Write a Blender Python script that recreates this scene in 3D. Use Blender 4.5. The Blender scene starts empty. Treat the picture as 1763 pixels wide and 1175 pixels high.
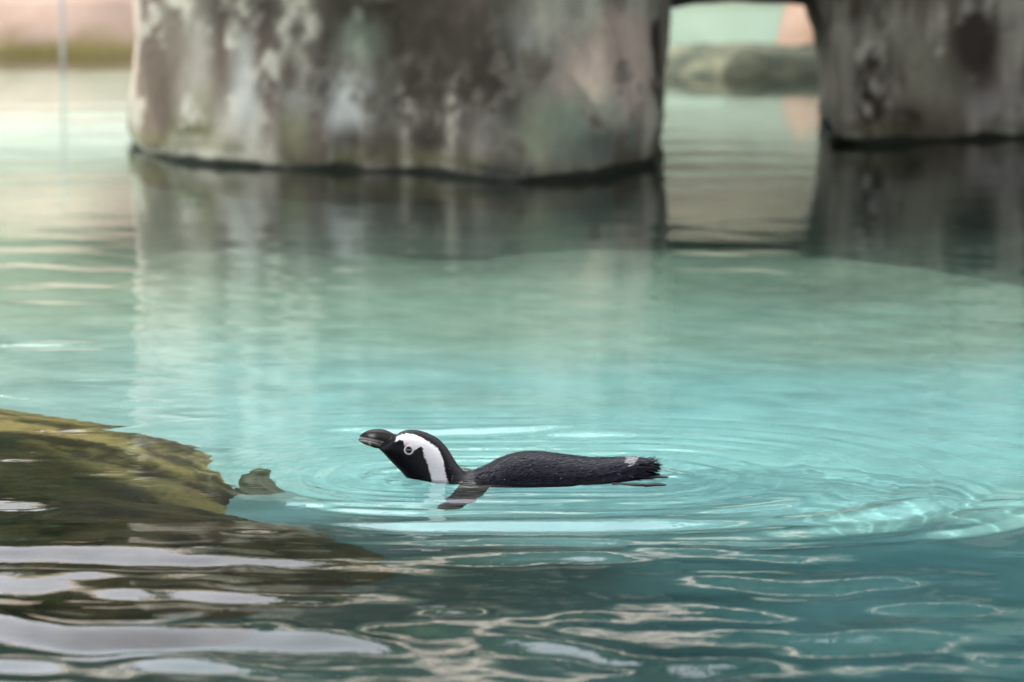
import bpy, math, random
import numpy as np
from mathutils import Vector, noise as mnoise
rng = np.random.default_rng(7); random.seed(7)
S = bpy.context.scene
COL = S.collection

# ------------------------------------------------------------------ camera, sky, sun, exposure
CAM_Z = 1.56; FPX = 7778.0; PITCH = math.radians(8.215)
cd = bpy.data.cameras.new('camera'); cam = bpy.data.objects.new('camera', cd); COL.objects.link(cam)
cam.location = (0, 0, CAM_Z); cam.rotation_euler = (math.pi/2 - PITCH, 0, 0)
cd.sensor_width = 36; cd.lens = 36*FPX/1763; cd.clip_start = .1; cd.clip_end = 500
cd.dof.use_dof = True; cd.dof.focus_distance = 9.0; cd.dof.aperture_fstop = 3.8
S.camera = cam
SUN_EL = math.radians(60); SUN_AZ = math.radians(205)      # azimuth: 0 = +Y, clockwise; sun stands behind the camera
sdir = Vector((math.sin(SUN_AZ)*math.cos(SUN_EL), math.cos(SUN_AZ)*math.cos(SUN_EL), math.sin(SUN_EL)))
w = bpy.data.worlds.new('World'); S.world = w; w.use_nodes = True
nt = w.node_tree; nt.nodes.clear()
sky = nt.nodes.new('ShaderNodeTexSky'); sky.sky_type = 'NISHITA'; sky.sun_disc = False
sky.sun_elevation = SUN_EL; sky.sun_rotation = SUN_AZ; sky.air_density = 1.6; sky.dust_density = 4.5; sky.ozone_density = 1.0
bg = nt.nodes.new('ShaderNodeBackground'); bg.inputs[1].default_value = .10; CLOUD = 27.0
wo = nt.nodes.new('ShaderNodeOutputWorld')
# thin white cloud veil over the blue
tcw = nt.nodes.new('ShaderNodeTexCoord'); nz = nt.nodes.new('ShaderNodeTexNoise'); nz.inputs['Scale'].default_value = 2.2; nz.inputs['Detail'].default_value = 6
cr = nt.nodes.new('ShaderNodeMapRange'); cr.inputs['From Min'].default_value = .35; cr.inputs['From Max'].default_value = .62
cr.inputs['To Min'].default_value = .72; cr.inputs['To Max'].default_value = 1
mxw = nt.nodes.new('ShaderNodeMix'); mxw.data_type = 'RGBA'; mxw.inputs[7].default_value = (CLOUD*.96, CLOUD*.98, CLOUD*1.06, 1)
nt.links.new(tcw.outputs['Generated'], nz.inputs['Vector']); nt.links.new(nz.outputs['Fac'], cr.inputs['Value']); nt.links.new(cr.outputs[0], mxw.inputs[0])
nt.links.new(sky.outputs[0], mxw.inputs[6]); nt.links.new(mxw.outputs[2], bg.inputs[0])
nt.links.new(bg.outputs[0], wo.inputs[0])
sl = bpy.data.lights.new('sun', 'SUN'); sun = bpy.data.objects.new('sun', sl); COL.objects.link(sun)
sl.energy = 5.0; sl.angle = math.radians(.9); sl.color = (1, .93, .85)
sun.rotation_euler = sdir.to_track_quat('Z', 'Y').to_euler()
sl.cycles.is_caustics_light = True
S.view_settings.view_transform = 'Standard'; S.view_settings.look = 'None'
S.view_settings.exposure = -0.2; S.view_settings.gamma = 1; S.view_settings.use_curve_mapping = False
cy = S.cycles
cy.caustics_refractive = True; cy.caustics_reflective = True; cy.blur_glossy = .3
cy.max_bounces = 8; cy.transmission_bounces = 6; cy.diffuse_bounces = 3; cy.glossy_bounces = 4
cy.sample_clamp_indirect = 4; cy.use_denoising = True

# ------------------------------------------------------------------ helpers
def at(px, py, z=0.0):
    """point of the plane z (metres) that the photograph shows at px, py"""
    a = PITCH + math.atan((py-587.5)/FPX)
    y = (CAM_Z - z)/math.tan(a)
    depth = y*math.cos(PITCH) + (CAM_Z-z)*math.sin(PITCH)
    return ((px-881.5)/FPX*depth, y)
def link(name, me, m=None, parent=None, smooth=True):
    o = bpy.data.objects.new(name, me); COL.objects.link(o)
    if m and not me.materials: me.materials.append(m)
    if parent: o.parent = parent
    if smooth: me.polygons.foreach_set('use_smooth', np.ones(len(me.polygons), bool))
    return o
def mesh(name, v, f):
    me = bpy.data.meshes.new(name); me.from_pydata([tuple(map(float, p)) for p in v], [], f); me.update(); return me
def thing(name, label, cat, loc=(0, 0, 0), group=None):
    o = bpy.data.objects.new(name, None); COL.objects.link(o); o.location = loc
    o.empty_display_size = .1; o['label'] = label; o['category'] = cat
    if group: o['group'] = group
    return o
def tag(o, label=None, cat=None, group=None, kind=None):
    for k, v in (('label', label), ('category', cat), ('group', group), ('kind', kind)):
        if v: o[k] = v
    return o
def grid_mesh(name, X, Y, Z, closed_u=False):
    """quads over 2-d arrays"""
    n, m = X.shape
    me = bpy.data.meshes.new(name)
    co = np.stack([X, Y, Z], -1).reshape(-1, 3).astype(np.float32)
    i, j = np.meshgrid(np.arange(n-1), np.arange(m if closed_u else m-1), indexing='ij')
    j2 = (j+1) % m
    q = np.stack([i*m+j, i*m+j2, (i+1)*m+j2, (i+1)*m+j], -1).reshape(-1, 4).astype(np.int32)
    me.vertices.add(len(co)); me.vertices.foreach_set('co', co.ravel())
    me.loops.add(q.size); me.loops.foreach_set('vertex_index', q.ravel())
    me.polygons.add(len(q)); me.polygons.foreach_set('loop_start', np.arange(0, q.size, 4, dtype=np.int32))
    me.polygons.foreach_set('loop_total', np.full(len(q), 4, np.int32))
    me.update(calc_edges=True); me.validate()
    return me
def colattr(me, rgb, name='col'):
    a = me.color_attributes.new(name, 'FLOAT_COLOR', 'POINT')
    c = np.ones((len(me.vertices), 4), np.float32); c[:, :3] = rgb
    a.data.foreach_set('color', c.ravel())
# value noise in numpy
_tab = rng.random((64, 64, 64)).astype(np.float32)
def vnoise(x, y, z=0.0):
    x, y, z = np.broadcast_arrays(np.asarray(x, float), np.asarray(y, float), np.asarray(z, float))
    i = np.floor(x).astype(int); j = np.floor(y).astype(int); k = np.floor(z).astype(int)
    fx, fy, fz = x-i, y-j, z-k
    fx, fy, fz = [t*t*t*(t*(t*6-15)+10) for t in (fx, fy, fz)]
    g = lambda a, b, c: _tab[(i+a) % 64, (j+b) % 64, (k+c) % 64]
    l = lambda a, b, t: a+(b-a)*t
    return l(l(l(g(0,0,0), g(1,0,0), fx), l(g(0,1,0), g(1,1,0), fx), fy),
             l(l(g(0,0,1), g(1,0,1), fx), l(g(0,1,1), g(1,1,1), fx), fy), fz)*2-1
def fbm(x, y, z=0.0, n=4, g=.5):
    s = 0; a = 1; t = 0
    for o in range(n):
        s = s + a*vnoise(np.asarray(x)*2**o+o*7.3, np.asarray(y)*2**o+o*3.1, np.asarray(z)*2**o+o*5.7); t += a; a *= g
    return s/t
def inpoly(x, y, P):
    P = np.array(P); r = np.zeros(x.shape, bool); n = len(P); j = n-1
    for i in range(n):
        xi, yi = P[i]; xj, yj = P[j]
        r ^= ((yi > y) != (yj > y)) & (x < (xj-xi)*(y-yi)/(yj-yi+1e-12)+xi); j = i
    return r
class Mat:
    def __init__(s, name, base=(.5,.5,.5), rough=.6, spec=.5):
        s.m = bpy.data.materials.new(name); s.m.use_nodes = True
        s.nt = s.m.node_tree; s.p = s.nt.nodes['Principled BSDF']
        s.p.inputs['Base Color'].default_value = (*base, 1); s.p.inputs['Roughness'].default_value = rough
        s.p.inputs['Specular IOR Level'].default_value = spec
    def n(s, t, **k):
        nd = s.nt.nodes.new('ShaderNode'+t)
        for a, b in k.items():
            if a.startswith('i_'):
                kk = a[2:].replace('_', ' ')
                nd.inputs[int(kk) if kk.isdigit() else kk].default_value = b
            else: setattr(nd, a, b)
        return nd
    def l(s, a, b): s.nt.links.new(a, b)
    def coords(s, scale=(1,1,1)):
        tc = s.n('TexCoord'); mp = s.n('Mapping'); mp.inputs['Scale'].default_value = scale
        s.l(tc.outputs['Object'], mp.inputs[0]); return mp.outputs[0]
    def noise(s, scale, detail=5, vec=None, rough=.55):
        nd = s.n('TexNoise'); nd.inputs['Scale'].default_value = scale; nd.inputs['Detail'].default_value = detail
        nd.inputs['Roughness'].default_value = rough
        if vec is not None: s.l(vec, nd.inputs['Vector'])
        return nd.outputs['Fac']
    def ramp(s, fac, stops):
        r = s.n('ValToRGB'); e = r.color_ramp.elements
        while len(e) < len(stops): e.new(.5)
        for q, (p, c) in zip(e, stops):
            q.position = p; q.color = (*c, 1) if len(c) == 3 else c
        s.l(fac, r.inputs[0]); return r.outputs[0]
    def mix(s, a, b, fac, mode='MIX'):
        m = s.n('Mix', data_type='RGBA', blend_type=mode)
        for v, k in ((a, 6), (b, 7), (fac, 0)):
            if hasattr(v, 'is_output'): s.l(v, m.inputs[k])
            else: m.inputs[k].default_value = v if k == 0 else (*v, 1)
        return m.outputs[2]
    def bump(s, h, strength=.4, dist=.01):
        b = s.n('Bump'); b.inputs['Strength'].default_value = strength; b.inputs['Distance'].default_value = dist
        s.l(h, b.inputs['Height']); s.l(b.outputs[0], s.p.inputs['Normal'])
    def base(s, c): s.l(c, s.p.inputs['Base Color'])
    def attr(s, name='col'):
        a = s.n('Attribute', attribute_name=name); return a.outputs['Color']

# ------------------------------------------------------------------ materials
def water_material():
    M = Mat('pool_water'); nt = M.nt; nt.nodes.remove(M.p)
    fr = M.n('Fresnel'); fr.inputs['IOR'].default_value = 1.333
    re = M.n('BsdfRefraction'); re.inputs['IOR'].default_value = 1.333; re.inputs['Roughness'].default_value = 0
    re.inputs['Color'].default_value = (.93, .985, .97, 1)
    gl = M.n('BsdfGlossy'); gl.inputs['Roughness'].default_value = 0; gl.inputs['Color'].default_value = (1, 1, 1, 1)
    tc = M.n('TexCoord'); mp = M.n('Mapping'); mp.inputs['Scale'].default_value = (14, 30, 14); M.l(tc.outputs['Object'], mp.inputs[0])
    nz = M.n('TexNoise'); nz.inputs['Scale'].default_value = 1; nz.inputs['Detail'].default_value = 3; M.l(mp.outputs[0], nz.inputs['Vector'])
    bp = M.n('Bump'); bp.inputs['Strength'].default_value = 1; bp.inputs['Distance'].default_value = .00045; M.l(nz.outputs['Fac'], bp.inputs['Height'])
    for q in (fr, re, gl): M.l(bp.outputs[0], q.inputs['Normal'])
    mx = M.n('MixShader'); M.l(fr.outputs[0], mx.inputs[0]); M.l(re.outputs[0], mx.inputs[1]); M.l(gl.outputs[0], mx.inputs[2])
    M.l(mx.outputs[0], nt.nodes['Material Output'].inputs['Surface'])
    return M.m
WATER = water_material()
M = Mat('painted_pool_floor', rough=.8)
v = M.coords()
c = M.mix(M.attr(), M.ramp(M.noise(5, 7, v, .62), [(.35, (.72, .76, .74)), (.6, (1, 1, 1))]), .8, 'MULTIPLY')
M.base(c); FLOOR = M.m
def rock_mat(name, stops_, bumpd=.02, scale=6):
    M = Mat(name, rough=.85, spec=.3); v = M.coords()
    n1 = M.noise(scale, 8, v, .65); n2 = M.noise(scale*9, 4, v)
    c = M.mix(M.attr(), M.ramp(n1, stops_), .45, 'MULTIPLY')
    c = M.mix(c, M.ramp(n2, [(.3, (.75,.75,.75)), (.7, (1,1,1))]), .6, 'MULTIPLY')
    M.base(c); M.bump(n1, .6, bumpd); return M.m
ROCK = rock_mat('artificial_rock', [(.3, (.40,.38,.35)), (.5, (.85,.83,.80)), (.65, (1,1,1))])
MOSSROCK = rock_mat('algae_rock', [(.35, (.35,.33,.28)), (.5, (.75,.75,.65)), (.68, (1,1,.95))], .012, 14)
PINK = rock_mat('sunlit_pink_render', [(.3, (.7,.66,.62)), (.6, (1,1,1))], .01, 5)
PANEL = Mat('pale_panel', (.62, .66, .60), .35).m
CONC = Mat('added_canopy_concrete', (.22,.21,.19), .9).m  # one even grey for the added canopy
STEEL = Mat('galvanised_pole', (.20,.22,.21), .7).m
LEAF = None
def leaf_mat(name, a, b):
    M = Mat(name, rough=.6); v = M.coords(); M.base(M.ramp(M.noise(3, 3, v), [(.35, a), (.65, b)])); return M.m
LEAF = leaf_mat('tree_leaves', (.03,.07,.03), (.08,.14,.06))
LEAF2 = leaf_mat('dry_grass_leaves', (.16,.14,.04), (.24,.22,.09))
BARK = Mat('bark', (.12,.09,.06), .9).m

# ------------------------------------------------------------------ pool floor, banks
DEPTH = .8
def plane(name, x0, x1, y0, y1, z, m, nx=2, ny=2, amp=0):
    xs = np.linspace(x0, x1, nx); ys = np.linspace(y0, y1, ny); Y, X = np.meshgrid(ys, xs, indexing='ij')
    Z = np.full_like(X, z) + (amp*fbm(X*.8, Y*.8, 0, 3) if amp else 0)
    return link(name, grid_mesh(name, X, Y, Z), m)
floor = tag(plane('pool_floor', -14, 14, -2, 24, -DEPTH, FLOOR, 400, 380, .05), kind='structure')
fc = np.zeros(len(floor.data.vertices)*3, np.float32); floor.data.vertices.foreach_get('co', fc); fc = fc.reshape(-1, 3); fx, fy = fc[:, 0], fc[:, 1]
def sm(a, b, t): u = np.clip((t-a)/(b-a), 0, 1); return u*u*(3-2*u)
paint = np.array([.29, .565, .575])*(1+.22*fbm(fx*.9, fy*.5, 2, 3))[:, None]+np.array([.06, .03, -.02])*np.clip(1.5*fbm(fx*.6, fy*.5, 6, 3), 0, 1)[:, None]
paint = paint*(1-.35*sm(-.2, -1.3, fx)[:, None])+np.array([.66, .66, .56])*.35*sm(-.2, -1.3, fx)[:, None]
far_ = (sm(10.4, 12.6, fy+.8*fbm(fx*.9, fy*1.2, 21, 4))*.75)[:, None]
paint = paint*(1-far_)+(np.array([.33, .42, .31])+np.array([.22, .17, .12])*sm(-.7, -1.3, fx)[:, None])*far_
st_ = np.clip(fbm(fx*1.1, fy*2.6, 31, 4)*2.2-.2, 0, 1)[:, None]*.35; paint = paint*(1-st_)+np.array([.30, .42, .34])*st_
# painted shade under canopy and bridge, with dark mottled algae bottom near the bank
algae_or_shade = sm(9.60, 8.95, fy+.25*fbm(fx*2.2, fy*2, 1, 3))*(.95-.30*sm(.2, 1.1, fx))*np.clip(.95+.35*fbm(fx*3, fy*3, 4, 4), 0, 1)
algae_or_shade = np.maximum(algae_or_shade, .85*sm(12.3, 14.3, fy+.9*fbm(fx*1.3, fy*1.6, 9, 4)+.25*sm(0, 1.5, fx))*sm(17.2, 16.2, fy)*sm(-1.5, -1.15, fx))
algae_or_shade = algae_or_shade[:, None]; shaded_bottom = np.array([.020, .045, .036])+np.array([-.020, .060, .090])*sm(-.1, .8, fx)[:, None]*sm(10, 9.5, fy)[:, None]
colattr(floor.data, paint*(1-algae_or_shade)+shaded_bottom*algae_or_shade)
tag(plane('ground', -60, 60, 24.0, 120, .1, LEAF2, 2, 2), kind='structure')

# ------------------------------------------------------------------ water surface with its waves
def blob(X, Y, px, py, wpx, hpx, slope, warp=1.0, seed=0):
    """a wave flank that leans towards the viewer, centred on a spot of the surface"""
    cx, cy_ = at(px, py); sx = abs(at(px+wpx, py)[0]-cx); sy = abs(at(px, py-hpx)[1]-cy_)
    U = (X-cx)/sx; V = (Y-cy_)/sy
    U = U + .35*warp*vnoise(X*5+seed, Y*9, seed); V = V + .85*warp*vnoise(X*3.5+seed*3, Y*2.5, seed+9)+.25*warp*vnoise(X*11+seed, Y*5, seed+4)
    return slope*sy*V*np.exp(-np.abs(U)**3-np.abs(V)**3)
def waves(X, Y):
    h = np.zeros_like(X)
    r = np.random.default_rng(3)
    near = 1/(1+np.exp((Y-8.35)/.22))             # foreground is rougher
    mid = 1-near
    # long gentle swell everywhere, crests mostly across the view
    def bank(n, l0, l1, steep, spread, mod):
        s = np.zeros_like(X)
        for i in range(n):
            lam = l0*(l1/l0)**r.random(); th = math.pi/2 + r.normal()*spread; k = 2*math.pi/lam
            s += steep/k*np.sin(k*(X*math.cos(th)+Y*math.sin(th)) + r.random()*6.28 + .9*vnoise(X*1.3+i, Y*.9, i))
        return s*mod
    h += bank(7, .25, .9, .012, .5, near*1.0)
    h += bank(8, .08, .25, .010, .45, near*.9)
    env = (1-.55*sm(11.5, 13.5, Y))*(.45+.55*(.5+.5*vnoise(X*.9, Y*.35, 4.2)))
    h += bank(9, .12, .5, .0075, .5, mid*env)
    h += bank(10, .04, .11, .0035, .45, (mid*env*np.clip(.5+1.5*vnoise(X*1.1, Y*.5, 7.7), .1, 1)+.12*near)*(1-.7*sm(10, 11.5, Y)))
    # rings round the penguin
    ay = 8.91; ax0, ax1 = -.17, .22
    dx = np.where(X < ax0, X-ax0, np.where(X > ax1, X-ax1, 0)); d = np.sqrt(dx*dx+(Y-ay)**2)
    e = np.clip((d-.05)/.08, 0, 1)*np.exp(-np.clip(d-.10, 0, None)/.30)
    ang = np.arctan2(Y-ay, X); e = e*(1-.75*sm(-.36, -.50, X))*(.35+.9*np.clip(.5+vnoise(ang*2.5+3, d*3, 5), 0, 1))
    h += (.0013+.0006*(Y > ay))*e*np.sin(2*math.pi*d/.085+.8*vnoise(X*4, Y*4, 1))
    h += 0.0007*e*np.sin(2*math.pi*d/.047+1.2*vnoise(X*6, Y*6, 2))
    h += .0032*np.exp(-((d-.62)/.28)**2)*np.sin(2*math.pi*d/.21+1.5*vnoise(X*2, Y*2, 8)+.6)*(Y < ay)*sm(-.45, .1, X)*sm(ay, ay-.25, Y)
    h += .0030*np.exp(-((d-.085)/.035)**2)*fbm(X*26, Y*22, 6, 3)
    # wake crests that run round the bow and sweep off to the right
    for d0, s0, sl, xa, xb, sd_ in ((.545, .045, .15, -.38, .98, 3), (.40, .030, .12, -.45, .70, 5), (.28, .022, .10, -.40, .62, 7), (.72, .035, .07, .10, 1.25, 9)):
        dd = d0+.16*sm(.25, 1.0, X)+.022*vnoise(X*3, Y*2, sd_)
        v_ = (d-dd)/(s0*(1+.35*vnoise(X*2.2, 0, sd_+2)))
        h += -sl*s0*v_*np.exp(-np.abs(v_)**3)*sm(xa, xa+.18, X)*sm(xb, xb-.30, X)*sm(ay+.02, ay-.12, Y)*(.75+.4*vnoise(X*2.7, Y, sd_+4))
    # fine capillary ripples left of the beak and scattered choppy glints behind the body
    cxr, cyr = at(520, 800)
    e2 = np.exp(-((X-cxr)/.16)**2-((Y-cyr)/.35)**2)
    h += .00012*e2*np.sin(2*math.pi*d/.030)
    cxr, cyr = at(980, 775); e3 = np.exp(-((X-cxr)/.5)**2-((Y-cyr)/.45)**2)
    h += .0012*e3*fbm(X*20, Y*13, 3, 3)
    for i, b in enumerate(BLOBS):
        px, py, wpx, hpx, sl = b
        cx, cy_ = at(px, py); m = (np.abs(Y-cy_) < 1.5)
        rows = m[:, 0]
        h[rows] += blob(X[rows], Y[rows], px, py, wpx, hpx, sl, 1, i*1.7)
    return h
# px, py, half width, half height, slope
BLOBS = [
 (150,953,300,17,.080),(420,968,190,9,.075),(60,1012,330,24,.078),(430,1022,240,15,.075),
 (120,1088,330,32,.085),(420,1098,200,22,.080),(585,1113,95,22,.080),(290,1152,130,20,.085),(30,1150,90,16,.080),
 (110,597,110,5,.07),(195,648,60,4,.08),(232,700,38,5,.08),(40,793,35,3,.08),(100,742,50,4,.08),(165,1043,55,6,.06),(435,914,48,6,0.088),(30,876,60,10,0.083),(730,924,26,4,0.088),(190,820,70,5,0.055),(170,742,70,5,0.055),
 (785,866,48,3,0.12),(800,846,55,3,0.15),(640,870,130,6,0.08),(720,745,120,5,.16),(880,742,110,5,.20),(1010,748,90,5,.18),(520,800,60,4,.04),(1550,855,60,5,0.072),(1720,870,80,6,0.077),
 (1150,962,260,14,0.110),(1420,1000,240,15,0.085),(1120,1052,200,22,0.062),(1380,1090,190,15,0.055),(960,1112,110,20,0.085),
 (1150,1140,150,24,0.110),(1500,1105,140,20,0.110),(780,1056,60,9,0.110),(1600,1050,100,15,0.088),
]
def axis(segs):
    out = []
    for a, b, n in segs: out.append(np.linspace(a, b, n, endpoint=False))
    return np.unique(np.concatenate(out+[[segs[-1][1]]]))
xs = axis([(-14, -3, 20), (-3, -1.3, 90), (-1.3, 1.3, 500), (1.3, 3, 90), (3, 14, 21)])
ys = axis([(-2, 6.6, 30), (6.6, 10.0, 560), (10.0, 12.5, 180), (12.5, 20, 200), (20, 24, 30)])
Yg, Xg = np.meshgrid(ys, xs, indexing='ij')
Zg = waves(Xg, Yg)
fall = np.clip((Yg-5.5)/1.0, 0, 1)
water = tag(link('water', grid_mesh('water', Xg, Yg, Zg*fall), WATER), kind='structure')
water.cycles.is_caustics_caster = True
floor.cycles.is_caustics_receiver = True

# ------------------------------------------------------------------ rock pillars
def rock_color(x, y, z, seed=0, dark=0.0, stains_and_sun=()):
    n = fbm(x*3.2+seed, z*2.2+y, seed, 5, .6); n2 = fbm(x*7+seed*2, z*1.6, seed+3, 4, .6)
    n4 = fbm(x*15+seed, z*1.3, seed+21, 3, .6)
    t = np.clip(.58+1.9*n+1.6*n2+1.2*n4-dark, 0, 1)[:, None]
    light = np.array([.78, .73, .62]); darkc = np.array([.16, .13, .10]); brown = np.array([.38, .29, .22]); green = np.array([.38, .46, .36])
    c = darkc*(1-t)+light*t
    m = fbm(x*11+seed, z*7+y, seed+11, 4, .65); m3 = fbm(x*26, z*20+y, seed+12, 3, .6)
    t = np.clip(t+.8*m[:, None]+.5*m3[:, None], 0, 1.15)
    b = np.clip(fbm(x*2.1+9, z*.9, seed+5, 3)*2+.1, 0, 1)[:, None]; c = c*(1-.5*b)+brown*.5*b*(.5+t)
    g = np.clip(fbm(x*3.3-4, z*3, seed+8, 3)*2, 0, 1)[:, None]; c = c*(1-.5*g)+green*.5*g*(.3+t)
    for sx, sz, rx, rz, rgb, amt in sorted(stains_and_sun, key=lambda q: -sum(q[4])):
        wgt = 1.5*amt*np.exp(-(((x-sx)/rx)**2+((z-sz)/rz)**2)*(1+.8*n2))*np.clip(.85+1.9*m+1.0*m3, .1, 1.0)
        wgt = np.clip(wgt, 0, 1)[:, None]; c = c*(1-wgt)+np.array(rgb)*wgt
    # algae and wet dark band at the waterline
    algae_or_shade = np.clip(1-np.abs(z-.055-.02*n)/.045, 0, 1)[:, None]*np.clip(.5+2*fbm(x*4, y*0, 4, 3), 0.15, 1)[:, None]
    c = c*(1-.65*algae_or_shade)+np.array([.17, .17, .07])*.65*algae_or_shade
    wet = np.clip((.024+.018*fbm(x*9, y*0, 6, 4)-z)/.010, 0, 1)[:, None]
    c = c*(1-wet)+np.array([.035, .04, .03])*wet
    return np.clip(c, .01, .8)
def pillar(name, label, foot, z1, seed, dark, stains_and_sun, amp=.035, lean=None):
    """foot: closed footprint (x, y) at the waterline"""
    P = np.array(foot, float); n = 260
    # closed Catmull-Rom through the footprint
    K = len(P); u = np.linspace(0, K, n, endpoint=False); i = np.floor(u).astype(int); t = (u-i)[:, None]
    p0, p1, p2, p3 = P[(i-1) % K], P[i % K], P[(i+1) % K], P[(i+2) % K]
    C = .5*((2*p1)+(-p0+p2)*t+(2*p0-5*p1+4*p2-p3)*t*t+(-p0+3*p1-3*p2+p3)*t**3)
    cen = C.mean(0)
    zs = np.concatenate([np.linspace(-DEPTH-.1, -.05, 12), np.linspace(-.03, .75, 110), np.linspace(.78, z1, 24)])
    X = np.zeros((len(zs), n)); Y = X.copy(); Z = X.copy()
    T = np.roll(C, -1, 0)-np.roll(C, 1, 0); N = np.stack([T[:, 1], -T[:, 0]], 1); N /= np.linalg.norm(N, axis=1)[:, None]
    if ((C-cen)*N).sum() < 0: N = -N
    for k, z in enumerate(zs):
        d = amp*1.2*fbm(C[:, 0]*2.2, C[:, 1]*2.2+z*1.6, seed, 5, .55) + amp*.5*fbm(C[:, 0]*9, C[:, 1]*9+z*5, seed+2, 3)
        d += -.02*math.exp(-((z-.0)/.03)**2)                       # worn groove at the waterline
        if lean: d = d + lean(C[:, 0], z)
        X[k] = C[:, 0]+N[:, 0]*d; Y[k] = C[:, 1]+N[:, 1]*d; Z[k] = z
    me = grid_mesh(name, X, Y, Z, True)
    colattr(me, rock_color(X.ravel(), Y.ravel(), Z.ravel(), seed, dark, stains_and_sun))
    return tag(link(name, me, ROCK), label, 'rock pillar')
DK = (.075, .06, .048); LG = (.75, .76, .72); BR = (.19, .14, .115); GR = (.42, .52, .40)
def ax_(px): return (px-881.5)*1.87e-3
A = [at(246, 262), at(335, 282), at(520, 293), at(720, 298), at(860, 313), at(1000, 308), at(1090, 292), at(1128, 272),
     (at(1126, 250)[0], 16.2), (-.2, 16.7), (at(262, 250)[0], 16.0)]
def zrow(row, y): return CAM_Z - y*math.tan(PITCH+math.atan((row-587.5)/FPX))
def st(px, row, rx, rz, rgb, a, y=14.7): return ((px-881.5)/FPX*y*1.01, zrow(row, y), rx/FPX*y, rz/FPX*y, rgb, a)
pillar('rock_pillar', 'broad mottled grey rock pillar rising from the water behind the penguin', A, 1.22, 2.0, .1, [
    st(715,50,80,120,DK,.8), st(630,10,110,40,DK,.7), st(760,140,50,90,DK,.8), st(420,20,90,40,DK,.7), st(560,130,26,90,DK,.6), st(465,150,22,120,BR,.7), st(830,120,90,120,DK,.75), st(790,60,70,160,BR,.8), st(700,165,45,50,DK,.8), st(500,60,50,80,DK,.6), st(380,90,30,160,BR,.7),
    st(590,170,75,60,LG,.95), st(430,150,42,80,LG,.75), st(900,60,70,60,LG,.6), st(330,130,35,100,(.58,.52,.46),.8),
    st(870,190,90,60,LG,.5), st(920,215,30,50,(.6,.6,.38),.7), st(1000,200,90,50,GR,.7), st(640,60,50,50,GR,.7),
    st(740,240,40,30,DK,.7), st(620,240,50,22,DK,.6), st(860,275,60,14,(.05,.06,.08),.8), st(1050,240,80,30,(.2,.24,.2),.8),
    st(1136,130,18,200,DK,.9), st(975,30,60,40,(.5,.44,.37),.7), st(1060,120,75,70,(.80,.64,.55),3.0), st(258,120,34,230,(.20,.155,.12),1.3,15), st(300,60,30,120,(.30,.25,.20),.8), st(350,200,30,60,(.40,.38,.26),.7), st(455,60,18,160,BR,.8), st(545,190,16,90,BR,.7), st(310,235,60,14,(.20,.20,.09),.9), st(510,230,30,40,(.3,.3,.15),.5)])  # the pink-cream blob paints the sun patch into the rock colour
B = [at(1440, 247), at(1500, 250), at(1600, 244), at(1763, 238), at(1900, 232), (2.6, 17.6), (2.0, 18.3), (1.25, 17.6), at(1438, 238)]
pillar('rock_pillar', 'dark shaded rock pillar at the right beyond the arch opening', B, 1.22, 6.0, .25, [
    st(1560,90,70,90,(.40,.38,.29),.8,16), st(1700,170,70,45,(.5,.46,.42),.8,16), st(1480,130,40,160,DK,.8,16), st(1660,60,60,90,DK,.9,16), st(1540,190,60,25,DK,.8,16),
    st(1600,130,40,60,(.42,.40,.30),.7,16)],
    lean=lambda x, z: np.exp(-((x-1.15)/.25)**2)*max(0, z-.10)**2*.62)

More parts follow.
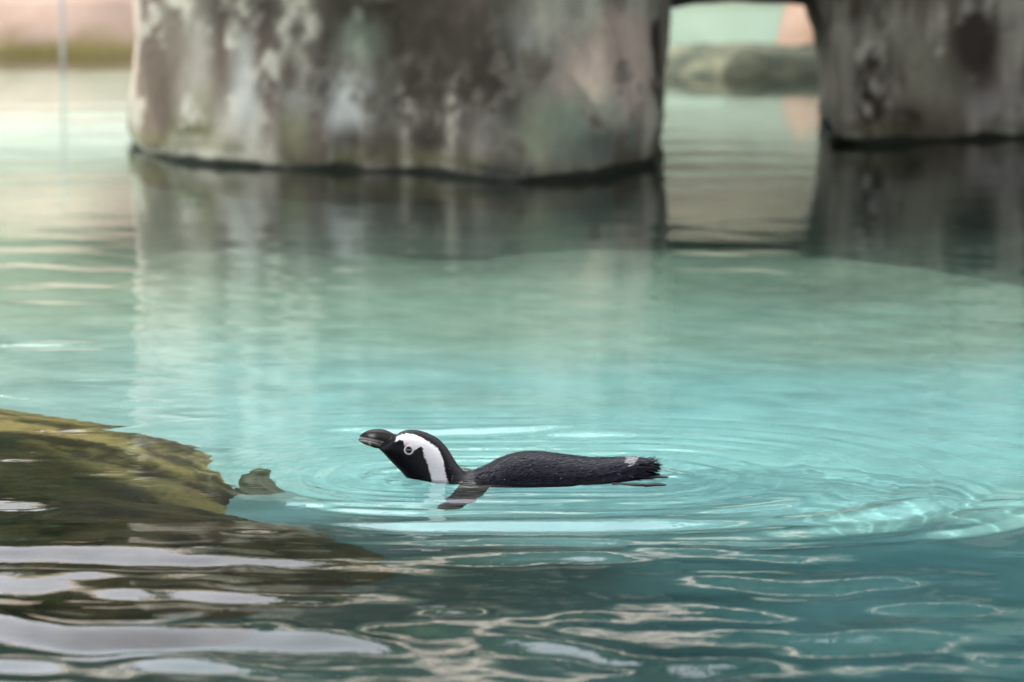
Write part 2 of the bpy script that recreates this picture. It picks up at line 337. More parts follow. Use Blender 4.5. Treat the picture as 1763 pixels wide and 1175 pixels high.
# ------------------------------------------------------------------ rock bridge over the pillars (unseen deck, lip and opening shaped to cast shade and a sun patch) and its arch crown
def shade_deck():
    x0, x1 = -1.5, 7.0; y0, y1 = 12.45, 16.9; zt, zb = 1.36, 1.20
    nx, ny = 176, 110
    hx, hy = HOLE
    xs = np.concatenate([np.linspace(x0, hx-.25, 25, endpoint=False), np.linspace(hx-.25, hx+.25, 61), np.linspace(hx+.25, x1, 96)[1:]])
    ys = np.concatenate([np.linspace(y0, hy-.18, 34, endpoint=False), np.linspace(hy-.18, hy+.18, 51), np.linspace(hy+.18, y1, 40)[1:]])
    nx, ny = len(xs), len(ys)
    V = []; F = []
    hx, hy = HOLE
    idx = {}
    def vid(i, j, top):
        k = (i, j, top)
        if k not in idx:
            x, y = xs[i], ys[j]
            e = float(fbm(x*1.3, y*1.3, 3, 3))
            yy = y + (.45*float(fbm(x*1.9, 0, 8, 5)) - .15/(1+math.exp(-(x-.1)/.1)) - 1.0/(1+math.exp(-(x-.80)/.12)))*max(0, 1-j/20)
            z = zt+.03*e-.15*max(0, 1-j/6) if top else zb+.06*float(fbm(x*2, y*2, 12, 3))-.10*min(1, (y-y0)/1.0)
            idx[k] = len(V); q = (zt-z)/sdir.z; V.append((x-sdir.x*q, yy-sdir.y*q, z))
        return idx[k]
    keep = set()
    for i in range(nx-1):
        for j in range(ny-1):
            cx, cy_ = (xs[i]+xs[i+1])/2, (ys[j]+ys[j+1])/2
            r = 0 if inpoly(np.array([cx+.006*vnoise(cx*60, cy_*60, 3)]), np.array([cy_+.006*vnoise(cx*60, cy_*60, 9)]), HPOLY)[0] else 2
            if r > 1: keep.add((i, j))
    for (i, j) in keep:
        F.append((vid(i,j,1), vid(i+1,j,1), vid(i+1,j+1,1), vid(i,j+1,1)))
        F.append((vid(i,j,0), vid(i,j+1,0), vid(i+1,j+1,0), vid(i+1,j,0)))
        for di, dj, a, b in ((-1,0,(i,j+1),(i,j)), (1,0,(i+1,j),(i+1,j+1)), (0,-1,(i,j),(i+1,j)), (0,1,(i+1,j+1),(i,j+1))):
            if (i+di, j+dj) not in keep:
                F.append((vid(*a,0), vid(*b,0), vid(*b,1), vid(*a,1)))
    me = mesh('shade_deck_slab', V, F)
    co = np.array(V); dc = np.where((co[:, 2] < 1.16)[:, None], np.array([.10, .09, .075]), np.array([.74, .64, .54])); colattr(me, dc*(.8+.4*rng.random((len(V), 1))))  # shade put into the colour: dark underside, pale top
    return me
px_, py_, pz_ = (1052-881.5)/FPX*14.75, 14.7, zrow(122, 14.7)
s_ = (1.36-pz_)/sdir.z
HPOLY = [(0.096, 14.08), (0.147, 14.178), (0.174, 14.23), (0.188, 14.253), (0.166, 14.208), (0.109, 14.095), (0.021, 13.937), (-0.024, 13.903), (-0.06, 13.896), (-0.009, 13.953), (0.048, 14.016)]  # opening outline traced along the sun rays from the pillar's bright patch
HOLE = (sum(p[0] for p in HPOLY)/len(HPOLY), sum(p[1] for p in HPOLY)/len(HPOLY))
br = thing('rock_bridge', 'rock bridge spanning both pillars with its arch crown at the top edge', 'rock bridge', (0, 15, 0))
d = link('shade_deck', shade_deck(), ROCK, br, smooth=False); d.location = (0, -15, 0)
# arch crown: a slab of rock between the pillars whose underside curves
def crown():
    xs = np.linspace(.35, 1.6, 60)
    y0c, y1c = 15.9, 16.8
    zl = zrow(2, 15.9)
    def under(x):
        u = (x-.78)/.30
        return zl - .012 - .02*max(0, abs(u))**4*(1 if u < 0 else 1)+.01*float(vnoise(x*9, 1, 2))
    V = []; F = []
    for k, x in enumerate(xs):
        zu = under(x) if .4 < x < 1.25 else zl-.05
        zu = max(zu, zl-.09)
        for (y, z) in ((y0c, zu), (y0c-.03, zu+.3), (y0c-.08, 1.18), (y1c, 1.18), (y1c, zu)):
            V.append((x, y+.03*float(vnoise(x*4, z*4, 3)), z))
    for k in range(len(xs)-1):
        for a in range(5):
            b = (a+1) % 5; F.append((k*5+a, (k+1)*5+a, (k+1)*5+b, k*5+b))
    F += [tuple(range(5)), tuple(range((len(xs)-1)*5+4, (len(xs)-1)*5-1, -1))]
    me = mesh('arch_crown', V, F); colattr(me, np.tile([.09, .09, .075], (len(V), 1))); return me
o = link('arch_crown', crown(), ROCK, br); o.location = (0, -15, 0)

# ------------------------------------------------------------------ submerged mossy rock at the left
def mound(name, cx, cy_, rx, ry, z0, z1, seed, colf, m, n=120, power=2.4, amp=.12):
    U, T = np.meshgrid(np.linspace(0, 1, n), np.linspace(0, 2*math.pi, n*2, endpoint=False), indexing='ij')
    rr = U*(1+.18*fbm(np.cos(T)*1.5+seed, np.sin(T)*1.5, seed, 3))
    X = cx+rx*rr*np.cos(T); Y = cy_+ry*rr*np.sin(T)
    prof = (1-U**power)
    Z = z0+(z1-z0)*prof + amp*(z1-z0)*fbm(X*3.5, Y*3.5, seed, 5, .55)*np.clip(1.3-U, 0, 1)
    me = grid_mesh(name, X, Y, Z, True)
    colattr(me, colf(X.ravel(), Y.ravel(), Z.ravel())); return link(name, me, m)
def col_const(a, b, sc=4):
    def f(x, y, z):
        n = np.clip(.5+1.4*fbm(x*sc, y*sc+z*sc, 3, 4), 0, 1)[:, None]; return np.array(a)*(1-n)+np.array(b)*n
    return f
def moss_shade_col(x, y, z):
    g_ = sm(-.06, .10, y-9.60+.85*(x+1.12)+.10*fbm(x*3, y*3, 41, 4))[:, None]  # canopy's shadow edge painted across the rock, dark near and bright beyond
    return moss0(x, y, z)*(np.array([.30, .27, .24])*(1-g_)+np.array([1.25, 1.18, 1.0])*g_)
def moss0(x, y, z):
    n = np.clip(.5+2.2*fbm(x*8, y*8, 2, 5, .68), 0, 1)[:, None]
    n2 = np.clip(.5+1.5*fbm(x*2.5, y*2.5, 7, 3), 0, 1)[:, None]
    return (np.array([.085,.058,.032])*(1-n)+np.array([.52,.38,.18])*n)*(1-.35*n2)+np.array([.14,.12,.08])*.35*n2
ROCKS = []
ROCKS.append(tag(mound('submerged_rock', -1.62, 9.50, 1.06, 1.20, -DEPTH-.05, -.10, 3.0, moss_shade_col, MOSSROCK, power=3.2, amp=.10), 'large olive brown mossy rock lying under the water at the left', 'submerged rock'))
def shaded_moss_col(x, y, z): return moss0(x, y, z)*[.28, .26, .24]  # moss colour with the canopy's shade multiplied in
ROCKS.append(tag(mound('submerged_rock', -1.02, 8.80, .78, .60, -DEPTH-.05, -.30, 13.0, shaded_moss_col, MOSSROCK, power=2.6, amp=.16), 'low dark brown submerged rock sloping down in the shade in front of the mossy one', 'submerged rock'))
ROCKS.append(tag(mound('submerged_stone', at(425,800)[0]-.0, 9.50, .05, .05, -.7, -.44, 5.0, lambda x, y, z: col_const((.13,.17,.11), (.24,.31,.22), 9)(x, y, z), MOSSROCK, n=40), 'small greenish stone under the water between the mossy rock and the penguin', 'submerged stone'))
for o in ROCKS: o.cycles.is_caustics_receiver = True

# ------------------------------------------------------------------ far bank
def wallmesh(name, x0, x1, y, z0, z1, th, m, colr, parent=None, seed=0, nx=80, nz=20, algae=False, amp=.03):
    X, Z = np.meshgrid(np.linspace(x0, x1, nx), np.linspace(z0, z1, nz))
    Yf = y+amp*fbm(X*1.5, Z*2+seed, seed, 4)
    # front, top and back as one folded sheet
    X2 = np.vstack([X, X[-1:], X[:1]]); Y2 = np.vstack([Yf, np.full((2, nx), y+th)]); Z2 = np.vstack([Z, Z[-1:], Z[:1]])
    me = grid_mesh(name, X2, Y2, Z2)
    x, z = X2.ravel(), Z2.ravel()
    c = np.tile(colr, (len(x), 1))*(.8+.35*(fbm(x*2, z*4, seed, 4)+.3))[:, None]
    if algae:
        p_ = np.clip(fbm(x*3.5, z*5, 15, 4)*2.5, 0, 1)[:, None]; c = c*(1-.5*p_)+np.array([.26,.20,.19])*.5*p_
        a = np.clip((.095+.14*fbm(x*4, z*0, 5, 4)-z)/.05, 0, 1)[:, None]; c = c*(1-a)+np.array([.16,.13,.05])*a
    colattr(me, np.clip(c, .01, .8)); return link(name, me, m, parent)
WY = at(100, 92)[1]
pw = thing('bank_wall', 'sunlit pink rendered wall along the far bank at the left', 'wall', (-2, WY, 0))
def child(o, p): o.location = -Vector(p.location); return o
child(wallmesh('wall_base', -9, -.3, WY, -DEPTH-.1, .27, .3, PINK, (.50,.36,.30), pw, 1, algae=True), pw)
child(wallmesh('coping', -9, -.3, WY-.02, .53, .78, .34, PINK, (.52,.38,.31), pw, 2), pw)
for k in range(8):
    xx = -9+k*1.09
    o = link('panel', mesh('panel', [(xx, WY+.05, .27), (xx+1.03, WY+.05, .27), (xx+1.03, WY+.05, .53), (xx, WY+.05, .53),
             (xx, WY+.09, .27), (xx+1.03, WY+.09, .27), (xx+1.03, WY+.09, .53), (xx, WY+.09, .53)],
             [(0,1,2,3), (5,4,7,6), (0,4,5,1), (3,2,6,7), (1,5,6,2), (4,0,3,7)]), PANEL, pw, smooth=False); child(o, pw)
def tube(name, pts, rad, m, parent=None, seg=12):
    V = []; F = []
    pts = [Vector(p) for p in pts]
    for i, p in enumerate(pts):
        t = (pts[min(i+1, len(pts)-1)]-pts[max(i-1, 0)]).normalized()
        a = t.orthogonal().normalized(); b = t.cross(a); r = rad[i] if hasattr(rad, '__len__') else rad
        for k in range(seg):
            an = 2*math.pi*k/seg; V.append(p+(a*math.cos(an)+b*math.sin(an))*r)
    for i in range(len(pts)-1):
        for k in range(seg):
            F.append((i*seg+k, i*seg+(k+1) % seg, (i+1)*seg+(k+1) % seg, (i+1)*seg+k))
    F += [tuple(range(seg))[::-1], tuple(range((len(pts)-1)*seg, len(pts)*seg))]
    return link(name, mesh(name, V, F), m, parent)
pxp = at(112, 100)[0]
tag(tube('pole', [(pxp, WY-.35, -DEPTH), (pxp, WY-.35, .60)], .009, STEEL), 'thin pale upright pole standing in the water before the pink wall', 'pole')
# ledge, boulder and pale wall seen through the arch
lx, ly = at(1280, 140)
tag(mound('rock_ledge', lx+.05, ly+.5, .60, .40, -.5, .09, 8.0, col_const((.09,.11,.08), (.22,.23,.16), 9), MOSSROCK, 70, power=6, amp=.1), 'low greenish brown rock ledge seen through the arch opening', 'rock ledge')
tag(mound('pink_boulder', 1.24, ly+1.0, .17, .2, -.3, .30, 9.0, col_const((.40,.28,.20), (.58,.42,.33)), PINK, 60, power=3), 'sunlit pink boulder against the right pillar seen through the arch', 'boulder')
fw = thing('pool_wall', '', 'wall', (4, 23.2, 0))
child(wallmesh('wall_base', -.2, 12, 23.2, -DEPTH-.1, .9, .3, PINK, (.37,.42,.33), fw, 4), fw)
child(wallmesh('coping', -.2, 12, 23.17, .9, 1.42, .34, PINK, (.26,.245,.18), fw, 6, amp=.2), fw)
tag(fw, 'pale green pool wall far behind the arch opening', 'wall')

# ------------------------------------------------------------------ trees behind the bridge (seen in the ripples)
def tree(x, y, h, r, label, seed, nleaf=8000):
    t = thing('tree', label, 'tree', (x, y, 0))
    tube('trunk', [(0,0,0), (.1,0,h*.3), (-.05,.1,h*.6), (0,0,h*.8)], [.22,.18,.12,.05], BARK, t)
    rr = np.random.default_rng(seed)
    cl = rr.normal(size=(45, 3)); cl /= np.linalg.norm(cl, axis=1)[:, None]; cl *= (rr.random((45, 1))**.4)*[r, r, h*.42]; cl += [0, 0, h*.58]
    c = cl[rr.integers(0, 45, nleaf)] + rr.normal(size=(nleaf, 3))*r*.17
    a = rr.normal(size=(nleaf, 3)); a /= np.linalg.norm(a, axis=1)[:, None]; b = np.cross(a, rr.normal(size=(nleaf, 3))); b /= np.linalg.norm(b, axis=1)[:, None]
    s = r*.06*(.6+.8*rr.random((nleaf, 1)))
    V = np.stack([c-a*s*1.6, c+b*s*.7, c+a*s*1.6, c-b*s*.7], 1).reshape(-1, 3)
    F = [(4*i, 4*i+1, 4*i+2, 4*i+3) for i in range(nleaf)]
    o = link('crown', mesh('crown', V, F), LEAF, t, smooth=False); o['kind'] = 'stuff'
for (x, y, h, r, lb, sd) in [(2.0, 28, 8.8, 3.6, 'tall leafy tree straight behind the arch opening', 1), (7.5, 28, 11, 3.6, 'broad leafy tree behind the right pillar', 2),
    (-1.8, 31, 5.5, 2.4, 'low round tree behind the broad pillar', 3), (-7.5, 30, 4.6, 2.6, 'small tree beyond the pink bank wall', 4)]:
    tree(x, y, h, r, lb, sd)

# ------------------------------------------------------------------ unseen canopy added above the camera to shade the foreground
def canopy():
    # plan outline of its front edge, in metres, bent to place the shadow edge
    pts = [(-9, 8.3), (-1.85, 7.97), (-1.35, 7.58), (-1.0, 7.32), (-.6, 7.25), (.1, 7.36), (1.2, 7.6), (9, 8.2)]
    t = thing('shade_canopy', 'unseen flat canopy added above the camera to shade the foreground', 'canopy', (0, 3, 0))
    V = []; F = []
    xx = np.arange(-3, 3, .09); pts = [pts[0]]+[(float(x), float(np.interp(x, [p[0] for p in pts], [p[1] for p in pts])+.13*fbm(x*2.3, 1, 5, 3))) for x in xx]+[pts[-1]]
    for (x, y) in pts:
        for (yy, z) in ((y, 3.0), (-1.0, 3.0), (-1.0, 3.12), (y, 3.12)): V.append((x, yy-3, z))
    for k in range(len(pts)-1):
        for a in range(4): b = (a+1) % 4; F.append((k*4+a, k*4+b, (k+1)*4+b, (k+1)*4+a))
    F += [(0,3,2,1), tuple((len(pts)-1)*4+q for q in range(4))]
    link('added_roof', mesh('added_roof', V, F), CONC, t, smooth=False)
    for x in (-7, 7): tube('post', [(x, -3.5, -.9), (x, -3.5, 3.0)], .06, STEEL, t)
canopy()

# PENGUIN
# ------------------------------------------------------------------ the penguin
PY = 8.91; PS = 1.163e-3
def pq(px, row): return ((px-881.5)*PS, (820-row)*1.181e-3)
def catmull(P, m):
    P = np.array(P, float); K = len(P); u = np.linspace(0, K-1, m); i = np.minimum(np.floor(u).astype(int), K-2); t = (u-i)[:, None]
    g = lambda k: P[np.clip(k, 0, K-1)]
    p0, p1, p2, p3 = g(i-1), g(i), g(i+1), g(i+2)
    return .5*((2*p1)+(-p0+p2)*t+(2*p0-5*p1+4*p2-p3)*t*t+(-p0+3*p1-3*p2+p3)*t**3)
def loft(name, secs, m, seg, power=2.0, disp=None):
    """secs: (Tpx, Trow, Bpx, Brow, half width mm); rings stand on the profile line from T to B"""
    Q = catmull(secs, m); th = np.linspace(0, 2*math.pi, seg, endpoint=False)
    T = np.array(pq(Q[:, 0], Q[:, 1])).T; B = np.array(pq(Q[:, 2], Q[:, 3])).T
    C = (T+B)/2; H = (T-B)/2; w_ = np.maximum(Q[:, 4], .3)*1e-3
    c = np.cos(th); s = np.sin(th); c = np.sign(c)*np.abs(c)**(2/power); s = np.sign(s)*np.abs(s)**(2/power)
    X = C[:, :1]+H[:, :1]*c; Z = C[:, 1:]+H[:, 1:]*c; Y = -w_[:, None]*s
    if disp is not None: X, Y, Z = disp(X, Y, Z)
    me = grid_mesh(name, X, Y, Z, True)
    return me, X, Y, Z
pen = thing('penguin', 'black and white banded penguin swimming at the surface with its head raised', 'penguin', (0, PY, 0))
BODY = [(1112,800,1108,812,3),(1108,794,1104,822,22),(1097,789.5,1098,832,38),(1080,789,1082,838,52),(1050,789.5,1050,848,68),(1014,789.5,1010,858,80),(988,786.5,980,866,87),(952,781.5,945,872,91),
 (916,778.5,905,876,92),(887,782,872,878,90),(861,790,842,878,84),(836,803,812,876,74),(817,811,784,868,62),(805,814.5,752,856,52),(797,810,727,844,45),
 (786,797,706,829,40.5),(777,782.5,691,812,38.5),(768,769,681,802,37),(755,756,672.5,793,35.5),(740,747.5,666,786,33.5),(722,741.5,661,780.5,30.5),
 (705,740.3,657.5,777,26),(693,743,655,774.5,20),(685,747.2,653,772.5,14.5),(680,747.5,652,771.5,12.5),(676.5,746.4,652,771,10.2),(673,745.6,652.5,770.2,9.0),(671.5,748,654,769,6)]
me, BX, BY_, BZ = loft('penguin_body', BODY, 520, 176, 2.15)
PXc = BX/PS+881.5; ROWc = 820-BZ/1.181e-3
jag = lambda a, f, sd: a*fbm(PXc*f, ROWc*f, sd, 3)
u_ = PXc+jag(2.6, .8, 1); v_ = ROWc+jag(2.0, .8, 2)
BAND = [(680.8,756.5),(683,751),(688,747),(695,745),(705.7,743.9),(716.4,746),(728.7,751.4),(737.9,756.5),(747,762.8),(754.7,769.5),(759.5,777.5),(763,787.4),(765.5,801.2),(768,812),(772,824),(776,870),
 (744,880),(744,822),(743,813),(738.5,800),(734.8,788),(730.5,777),(729.5,767.5),(726,763.5),(720,766.5),(714,771.5),(707.5,764.5),(698,762),(695.5,755.5),(690,753.8),(685,757)]
band = inpoly(u_, v_, BAND)
blk = np.array([.006, .006, .009]); wht = np.array([.74, .74, .76])
head = (PXc < 800)[..., None]
n = np.clip(.5+fbm(PXc*.12, ROWc*.5, 3, 4), 0, 1)[..., None]
colr = blk*(1-n)+np.array([.012, .013, .022])*n
colr = np.where(head, blk*.8, colr)
colr = np.where(band[..., None], wht*(.93+.07*n), colr)
pinkd = np.exp(-(((PXc-701)/5.5)**2+((ROWc-759.5)/3.5)**2)*1.6)[..., None]
colr = np.where(band[..., None], colr*(1-.6*pinkd)+np.array([.62, .36, .36])*.6*pinkd, colr)
belly = (ROWc > 850+jag(4, .1, 5)) & (PXc > 700)
colr = np.where(belly[..., None], wht, colr)
rump = inpoly(PXc+jag(6, .4, 7), ROWc+jag(4, .4, 8), [(1066,789),(1078,787),(1090,788),(1086,792),(1081,797),(1075,797),(1070,793)])
colr = np.where(rump[..., None], wht*.36, colr)
colattr(me, colr.reshape(-1, 3))
M = Mat('penguin_feathers', rough=.42, spec=.15); c = M.attr(); M.base(c)
tc = M.n('TexCoord'); mp = M.n('Mapping'); mp.inputs['Scale'].default_value = (120, 400, 400); M.l(tc.outputs['Object'], mp.inputs[0])
h1 = M.n('TexNoise'); h1.inputs['Scale'].default_value = 1; h1.inputs['Detail'].default_value = 4; M.l(mp.outputs[0], h1.inputs['Vector'])
M.bump(h1.outputs['Fac'], .45, .0012)
rr_ = M.n('MapRange'); rr_.inputs['To Min'].default_value = .16; rr_.inputs['To Max'].default_value = .55; M.l(h1.outputs['Fac'], rr_.inputs['Value']); M.l(rr_.outputs[0], M.p.inputs['Roughness'])
FEATHER = M.m
body = link('body', me, FEATHER, pen)
# beak in two halves that meet along the gape
def gape(px): return float(np.interp(px, [617, 626, 640, 655, 664, 680, 690], [755.5, 756.2, 758.2, 761.5, 764.0, 769.0, 774.5]))
UP = [(617.6,755.2,617.8,757.4,.6),(618.8,751.6,618.6,757.2,1.8),(622,747.8,622,757,3.2),(627,744.3,627,757.4,4.6),(634,741,634,758.2,6.0),(643,739,643,760,7.2),(654,738.5,652,762.5,8.2),(664,740.2,661,766,8.9),(673,743.9,668,770,9.3),(682,749.2,674,774,9.3),(694,756,684,779,9)]
LO = [(617.8,758.0,618.4,759.5,.6),(621,757,622,761.4,2.4),(627,757.2,629,765.4,3.8),(634,758,637,768,5.0),(643,760,645,771,6.4),(654,763,655,773,8.0),(664,767,665,777.5,8.8),(676,773,676,784,9)]
def beakcol(X, Y, Z, upper):
    px = X/PS+881.5; row = 820-Z/1.181e-3
    g = np.interp(px, [617, 626, 640, 655, 664, 680, 690], [755.5, 756.2, 758.2, 761.5, 764.0, 769.0, 774.5])
    k = np.array([.009, .009, .010]); pale = np.array([.55, .54, .50])
    line = 1.4*np.exp(-((row-g+(1.7 if upper else -.6))/1.9)**2)*np.interp(px, [617, 640, 655, 690], [1, .9, .45, .25])
    a = line
    if upper: a = np.maximum(a, .55*np.exp(-(((px-641)/6)**2+((row-749)/3)**2)))
    else: a = np.maximum(a, .45*np.exp(-((px-636-.2*(row-760))/2.2)**2)); a = np.maximum(a, .22*np.clip((636-px)/12, 0, 1))
    a = np.clip(a*(1+.5*fbm(px*.4, row*.4, 3, 2)), 0, 1)[..., None]
    return (k*(1-a)+pale*a).reshape(-1, 3)
M = Mat('beak_horn', rough=.42, spec=.4); M.base(M.attr()); M.bump(M.noise(260, 3), .25, .0008); HORN = M.m
for nm, sec, up in (('upper_beak', UP, True), ('lower_beak', LO, False)):
    me, x_, y_, z_ = loft(nm, sec, 90, 40, 2.0); colattr(me, beakcol(x_, y_, z_, up)); link(nm, me, HORN, pen)
# eyes
BN = np.stack([BX.ravel(), BY_.ravel(), BZ.ravel()], 1)
def surf(px, row, side):
    x, z = pq(px, row); m_ = (BN[:, 1]*side > 0); d_ = (BN[:, 0]-x)**2+(BN[:, 2]-z)**2+np.where(m_, 0, 9)
    return Vector(BN[int(np.argmin(d_))])
RING = Mat('eye_ring', (.66, .60, .58), .45).m; EYE = Mat('eye_dark', (.012, .009, .008), .06, .8).m; 
for side in (-1, 1):
    c0 = surf(704.8, 769.8, side); cx1 = surf(698, 769.8, side); cx2 = surf(712, 769.8, side); cz = surf(704.8, 764, side)
    nn = (cx2-cx1).cross(cz-c0); nn.normalize()
    if nn.y*side < 0: nn = -nn
    nn = (nn*.5+Vector((0, side, 0))*.5).normalized()
    a = nn.orthogonal().normalized(); b = nn.cross(a)
    V = []; F = []; ns, nr = 48, 10; R, r0 = .0080, .0019
    for i in range(ns):
        t = 2*math.pi*i/ns
        for k in range(nr):
            q = 2*math.pi*k/nr; rad = R+r0*math.cos(q); V.append(c0+(a*math.cos(t)+b*math.sin(t))*rad+nn*(r0*math.sin(q)*1.1+.0004))
    F = [(i*nr+k, ((i+1) % ns)*nr+k, ((i+1) % ns)*nr+(k+1) % nr, i*nr+(k+1) % nr) for i in range(ns) for k in range(nr)]
    eye = link('eye', mesh('eye', [c0+(a*math.cos(t)*math.cos(p)+b*math.sin(t)*math.cos(p))*.0070+nn*(math.sin(p)*.0032-.0004) for p in np.linspace(-1.2, 1.57, 12) for t in np.linspace(0, 2*math.pi, 32, endpoint=False)],
        [(i*32+k, i*32+(k+1) % 32, (i+1)*32+(k+1) % 32, (i+1)*32+k) for i in range(11) for k in range(32)]), EYE, pen)
    link('eye_ring', mesh('eye_ring', V, F), RING, eye)
# feathers: short blades lifted off the back, a ragged fringe at the rump
def blades(name, C, D, N, L, W, lift, parent, colsrc, mat):
    """C base points, D directions, N normals, L lengths, W widths"""
    C, D, N = map(lambda q: np.asarray(q, float), (C, D, N)); L = np.asarray(L)[:, None]; W = np.asarray(W)[:, None]; lift = np.asarray(lift)[:, None]
    s = np.cross(D, N); s /= np.linalg.norm(s, axis=1)[:, None]+1e-9
    up = N*np.sin(lift)+D*np.cos(lift)
    P = [C-s*W*.35, C+s*W*.35, C+up*L*.55+s*W*.5, C+up*L+N*(-.1)*L*0, C+up*L*.55-s*W*.5]
    V = np.stack(P, 1).reshape(-1, 3); k = len(C)
    F = [(5*i, 5*i+1, 5*i+2, 5*i+3, 5*i+4) for i in range(k)]
    me = mesh(name, V, F); colattr(me, np.repeat(colsrc, 5, axis=0)); return link(name, me, mat, parent, smooth=False)
me_n, me_m = BX.shape
dX = np.roll(BX, -1, 1)-np.roll(BX, 1, 1); dY = np.roll(BY_, -1, 1)-np.roll(BY_, 1, 1); dZ = np.roll(BZ, -1, 1)-np.roll(BZ, 1, 1)
gX, gY, gZ = np.gradient(BX, axis=0), np.gradient(BY_, axis=0), np.gradient(BZ, axis=0)
Nn = np.cross(np.stack([dX, dY, dZ], -1), np.stack([gX, gY, gZ], -1)); Nn /= np.linalg.norm(Nn, axis=-1)[..., None]+1e-12
cen = np.stack([BX.mean(1), BY_.mean(1), BZ.mean(1)], -1)[:, None]; P3 = np.stack([BX, BY_, BZ], -1)
Nn *= np.sign((Nn*(P3-cen)).sum(-1))[..., None]
Tt = -np.stack([gX, gY, gZ], -1); Tt /= np.linalg.norm(Tt, axis=-1)[..., None]+1e-12    # towards the tail
Tt = Tt-(Tt*Nn).sum(-1)[..., None]*Nn; Tt /= np.linalg.norm(Tt, axis=-1)[..., None]+1e-12
ok = (PXc > 815) & (BZ > -.012)
ii = np.argwhere(ok); r_ = np.random.default_rng(11)
sel = ii[r_.integers(0, len(ii), 9000)]; si, sj = sel[:, 0], sel[:, 1]
C = P3[si, sj]; N_ = Nn[si, sj]; D = Tt[si, sj]+r_.normal(size=(len(si), 3))*.12
D = D-(D*N_).sum(1)[:, None]*N_; D /= np.linalg.norm(D, axis=1)[:, None]
px_s = PXc[si, sj]; back = np.clip((px_s-900)/200, 0, 1)
tuft = (fbm(C[:, 0]*60, C[:, 2]*120, C[:, 1]*60, 2) > .25)
cs = colr[si, sj]*(1+1.0*r_.random((len(si), 1))); cs = np.clip(cs, 0, .75)
o = blades('feathers', C, D, N_, .006+.006*r_.random(len(si))+.004*back, .0018+.0012*r_.random(len(si)), .10+.15*r_.random(len(si))+.25*tuft*r_.random(len(si)), pen, cs, FEATHER)
o['kind'] = 'stuff'
# ragged rump fringe
ok = (PXc > 1086) & (BZ > -.01); ii = np.argwhere(ok); sel = ii[r_.integers(0, len(ii), 900)]; si, sj = sel[:, 0], sel[:, 1]
C = P3[si, sj]; N_ = Nn[si, sj]; D = np.tile([1.0, 0, -.02], (len(si), 1))+r_.normal(size=(len(si), 3))*.16; D /= np.linalg.norm(D, axis=1)[:, None]
o = blades('rump_feathers', C, D, N_, .010+.026*r_.random(len(si))**1.5, .0018+.001*r_.random(len(si)), .05+.1*r_.random(len(si)), pen, colr[si, sj]*(.8+.8*r_.random((len(si), 1))), FEATHER)
o['kind'] = 'stuff'
# beads of water on the back and neck
ok = (PXc > 770) & (PXc < 1100) & (BZ > .0) & (BY_ < .02); ii = np.argwhere(ok); sel = ii[r_.integers(0, len(ii), 170)]
V = []; F = []
for a_, b_ in sel:
    p = P3[a_, b_]; nn = Nn[a_, b_]; r0 = .0007+.0011*r_.random()**2; k0 = len(V); t1 = np.cross(nn, [0, .3, 1]); t1 /= np.linalg.norm(t1); t2 = np.cross(nn, t1)
    for q1 in (0, .6, 1.1, 1.5):
        for q2 in range(7): V.append(p+nn*(.0016+r0*.8*math.cos(q1))+(t1*math.cos(q2*.8976)+t2*math.sin(q2*.8976))*r0*math.sin(q1+.05))
    F += [(k0+a1*7+b1, k0+a1*7+(b1+1) % 7, k0+a1*7+7+(b1+1) % 7, k0+a1*7+7+b1) for a1 in range(3) for b1 in range(7)]
DROP = Mat('water_bead', (.05, .055, .06), .03, 1.0).m
o = link('water_beads', mesh('water_beads', V, F), DROP, pen); o['kind'] = 'stuff'
# tail feathers and trailing feet
M = Mat('wet_tail', (.016, .012, .012), .45, .25); TAILM = M.m
def strip(name, pts, wid, th, m, parent):
    """flat tapered blade with thickness along a path (px,row,y offset)"""
    n = 24; Q = catmull([(*pq(p[0], p[1]), p[2]) for p in pts], n); V = []; F = []; sg = 8
    for i, (x, z, y) in enumerate(Q):
        t = i/(n-1); wd = wid*(math.sin(math.pi*min(.5+.0, .25+t*.5)) if t < .5 else 1)*(1-max(0, (t-.55)/.45)**2*.9)
        for k in range(sg):
            q = 2*math.pi*k/sg; V.append((x, y+wd*math.cos(q), z+th*math.sin(q)*(1-.6*t)))
    F = [(i*sg+k, i*sg+(k+1) % sg, (i+1)*sg+(k+1) % sg, (i+1)*sg+k) for i in range(n-1) for k in range(sg)]+[tuple(range(sg)), tuple(range((n-1)*sg, n*sg))[::-1]]
    return link(name, mesh(name, V, F), m, parent)
for k in range(9):
    t = (k-4)/4; strip('tail_feather', [(1085, 806+4*abs(t), t*.022), (1106, 812+5*abs(t), t*.028), (1127+7*(1-abs(t))+4*(k % 2), 815+6*abs(t), t*.034)], .0035, .0014, FEATHER, pen)
for side, r0 in ((1, 817.6), (-1, 818.4)):
    yy = -.030 if side == 1 else -.112
    f = strip('foot', [(1052, r0+5, yy+.035), (1082, r0+2, yy+.012), (1112, r0-.5, yy)], .013, .006, TAILM, pen)
    for q in (-1, 0, 1):
        strip('toe', [(1106, r0+.5, yy+q*.004), (1130, r0-1.2+q*.8, yy+q*.011), (1150-4*abs(q)-(6 if side == -1 else 0), r0-.5+q*1.6, yy+q*.016)], .0060, .0030, TAILM, f)
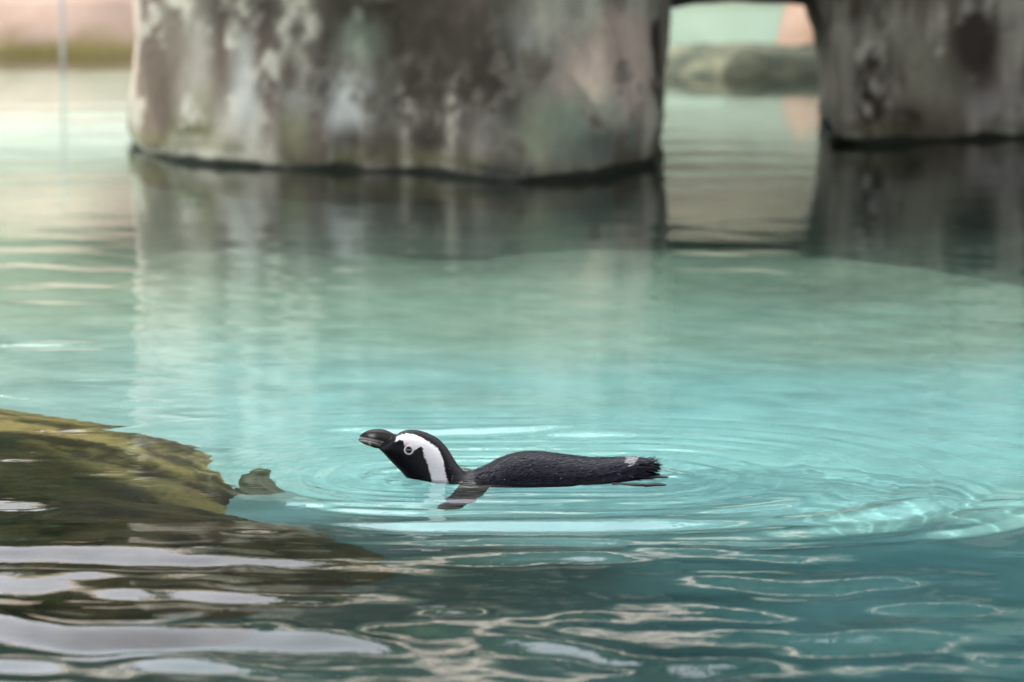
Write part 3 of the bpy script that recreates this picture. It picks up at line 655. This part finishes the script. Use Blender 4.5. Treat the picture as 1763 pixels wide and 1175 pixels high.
# flippers
M = Mat('flipper_skin', rough=.35); M.base(M.attr()); FLIP = M.m
def flipper(side):
    n, sg = 60, 40; t = np.linspace(0, 1, n)
    path = catmull([(.0, .050, -.012), (-.008, .095, -.030), (-.022, .155, -.062), (-.050, .225, -.100), (-.062, .250, -.112)], n)
    path[:, 0] += pq(822, 820)[0]
    ch = np.interp(t, [0, .15, .45, .8, .94, 1], [.024, .030, .031, .023, .012, .002]); th_ = np.interp(t, [0, .3, 1], [.012, .006, .0015])
    an = np.linspace(0, 2*math.pi, sg, endpoint=False)
    X = path[:, :1]+ch[:, None]*np.cos(an); Y = (path[:, 1:2]+0*an)*side; Z = path[:, 2:3]+th_[:, None]*np.sin(an)+ch[:, None]*np.cos(an)*-.25
    me = grid_mesh('flipper', X, Y, Z, True)
    tt = np.repeat(t[:, None], sg, 1); cc = np.cos(an)[None]+0*tt
    pale = ((np.abs(tt-.66+.06*cc) < .11) | ((np.abs(tt-.22) < .05) & (cc < .3)) | (np.sin(an)[None] < -.3))
    col = np.where(pale[..., None], np.array([.13, .10, .12]), np.array([.014, .011, .014])); colattr(me, col.reshape(-1, 3))
    return link('flipper', me, FLIP, pen)
flipper(-1); flipper(1)
for o in list(pen.children): o.cycles.is_caustics_receiver = True

# ------------------------------------------------------------------ small things afloat
def floating_feather():
    x, y = at(690, 951)
    M = Mat('grey_feather', (.07, .075, .08), .5)
    V = []; F = []; n = 20
    for i in range(n):
        t = i/(n-1); wd = .006*math.sin(math.pi*min(1, t*.95+.04)); xx = (t-.5)*.075; yc = .006*math.sin(t*3)
        V += [(x+xx, y+yc-wd, .002), (x+xx, y+yc, .0045), (x+xx, y+yc+wd, .002), (x+xx, y+yc, .0005)]
    for i in range(n-1):
        for a in range(4): b = (a+1) % 4; F.append((i*4+a, (i+1)*4+a, (i+1)*4+b, i*4+b))
    tag(link('floating_feather', mesh('floating_feather', V, F), M.m), 'small dark feather floating on the shaded water below the penguin', 'feather')
floating_feather()
def leaf():
    x, y = at(508, 871); M = Mat('pale_leaf', (.25, .45, .45), .5)
    V = [(x-.020, y-.008, .002), (x-.008, y+.012, .004), (x+.014, y+.014, .003), (x+.022, y-.002, .002), (x+.004, y-.014, .002)]
    V += [(a, b, c-.001) for a, b, c in V]
    F = [(0,1,2,3,4), (9,8,7,6,5)]+[(k, (k+5), (k+1) % 5+5, (k+1) % 5) for k in range(5)]
    tag(link('floating_leaf', mesh('floating_leaf', V, F), M.m, smooth=False), 'tiny pale teal leaf floating at the edge of the mossy rock', 'leaf')
leaf()
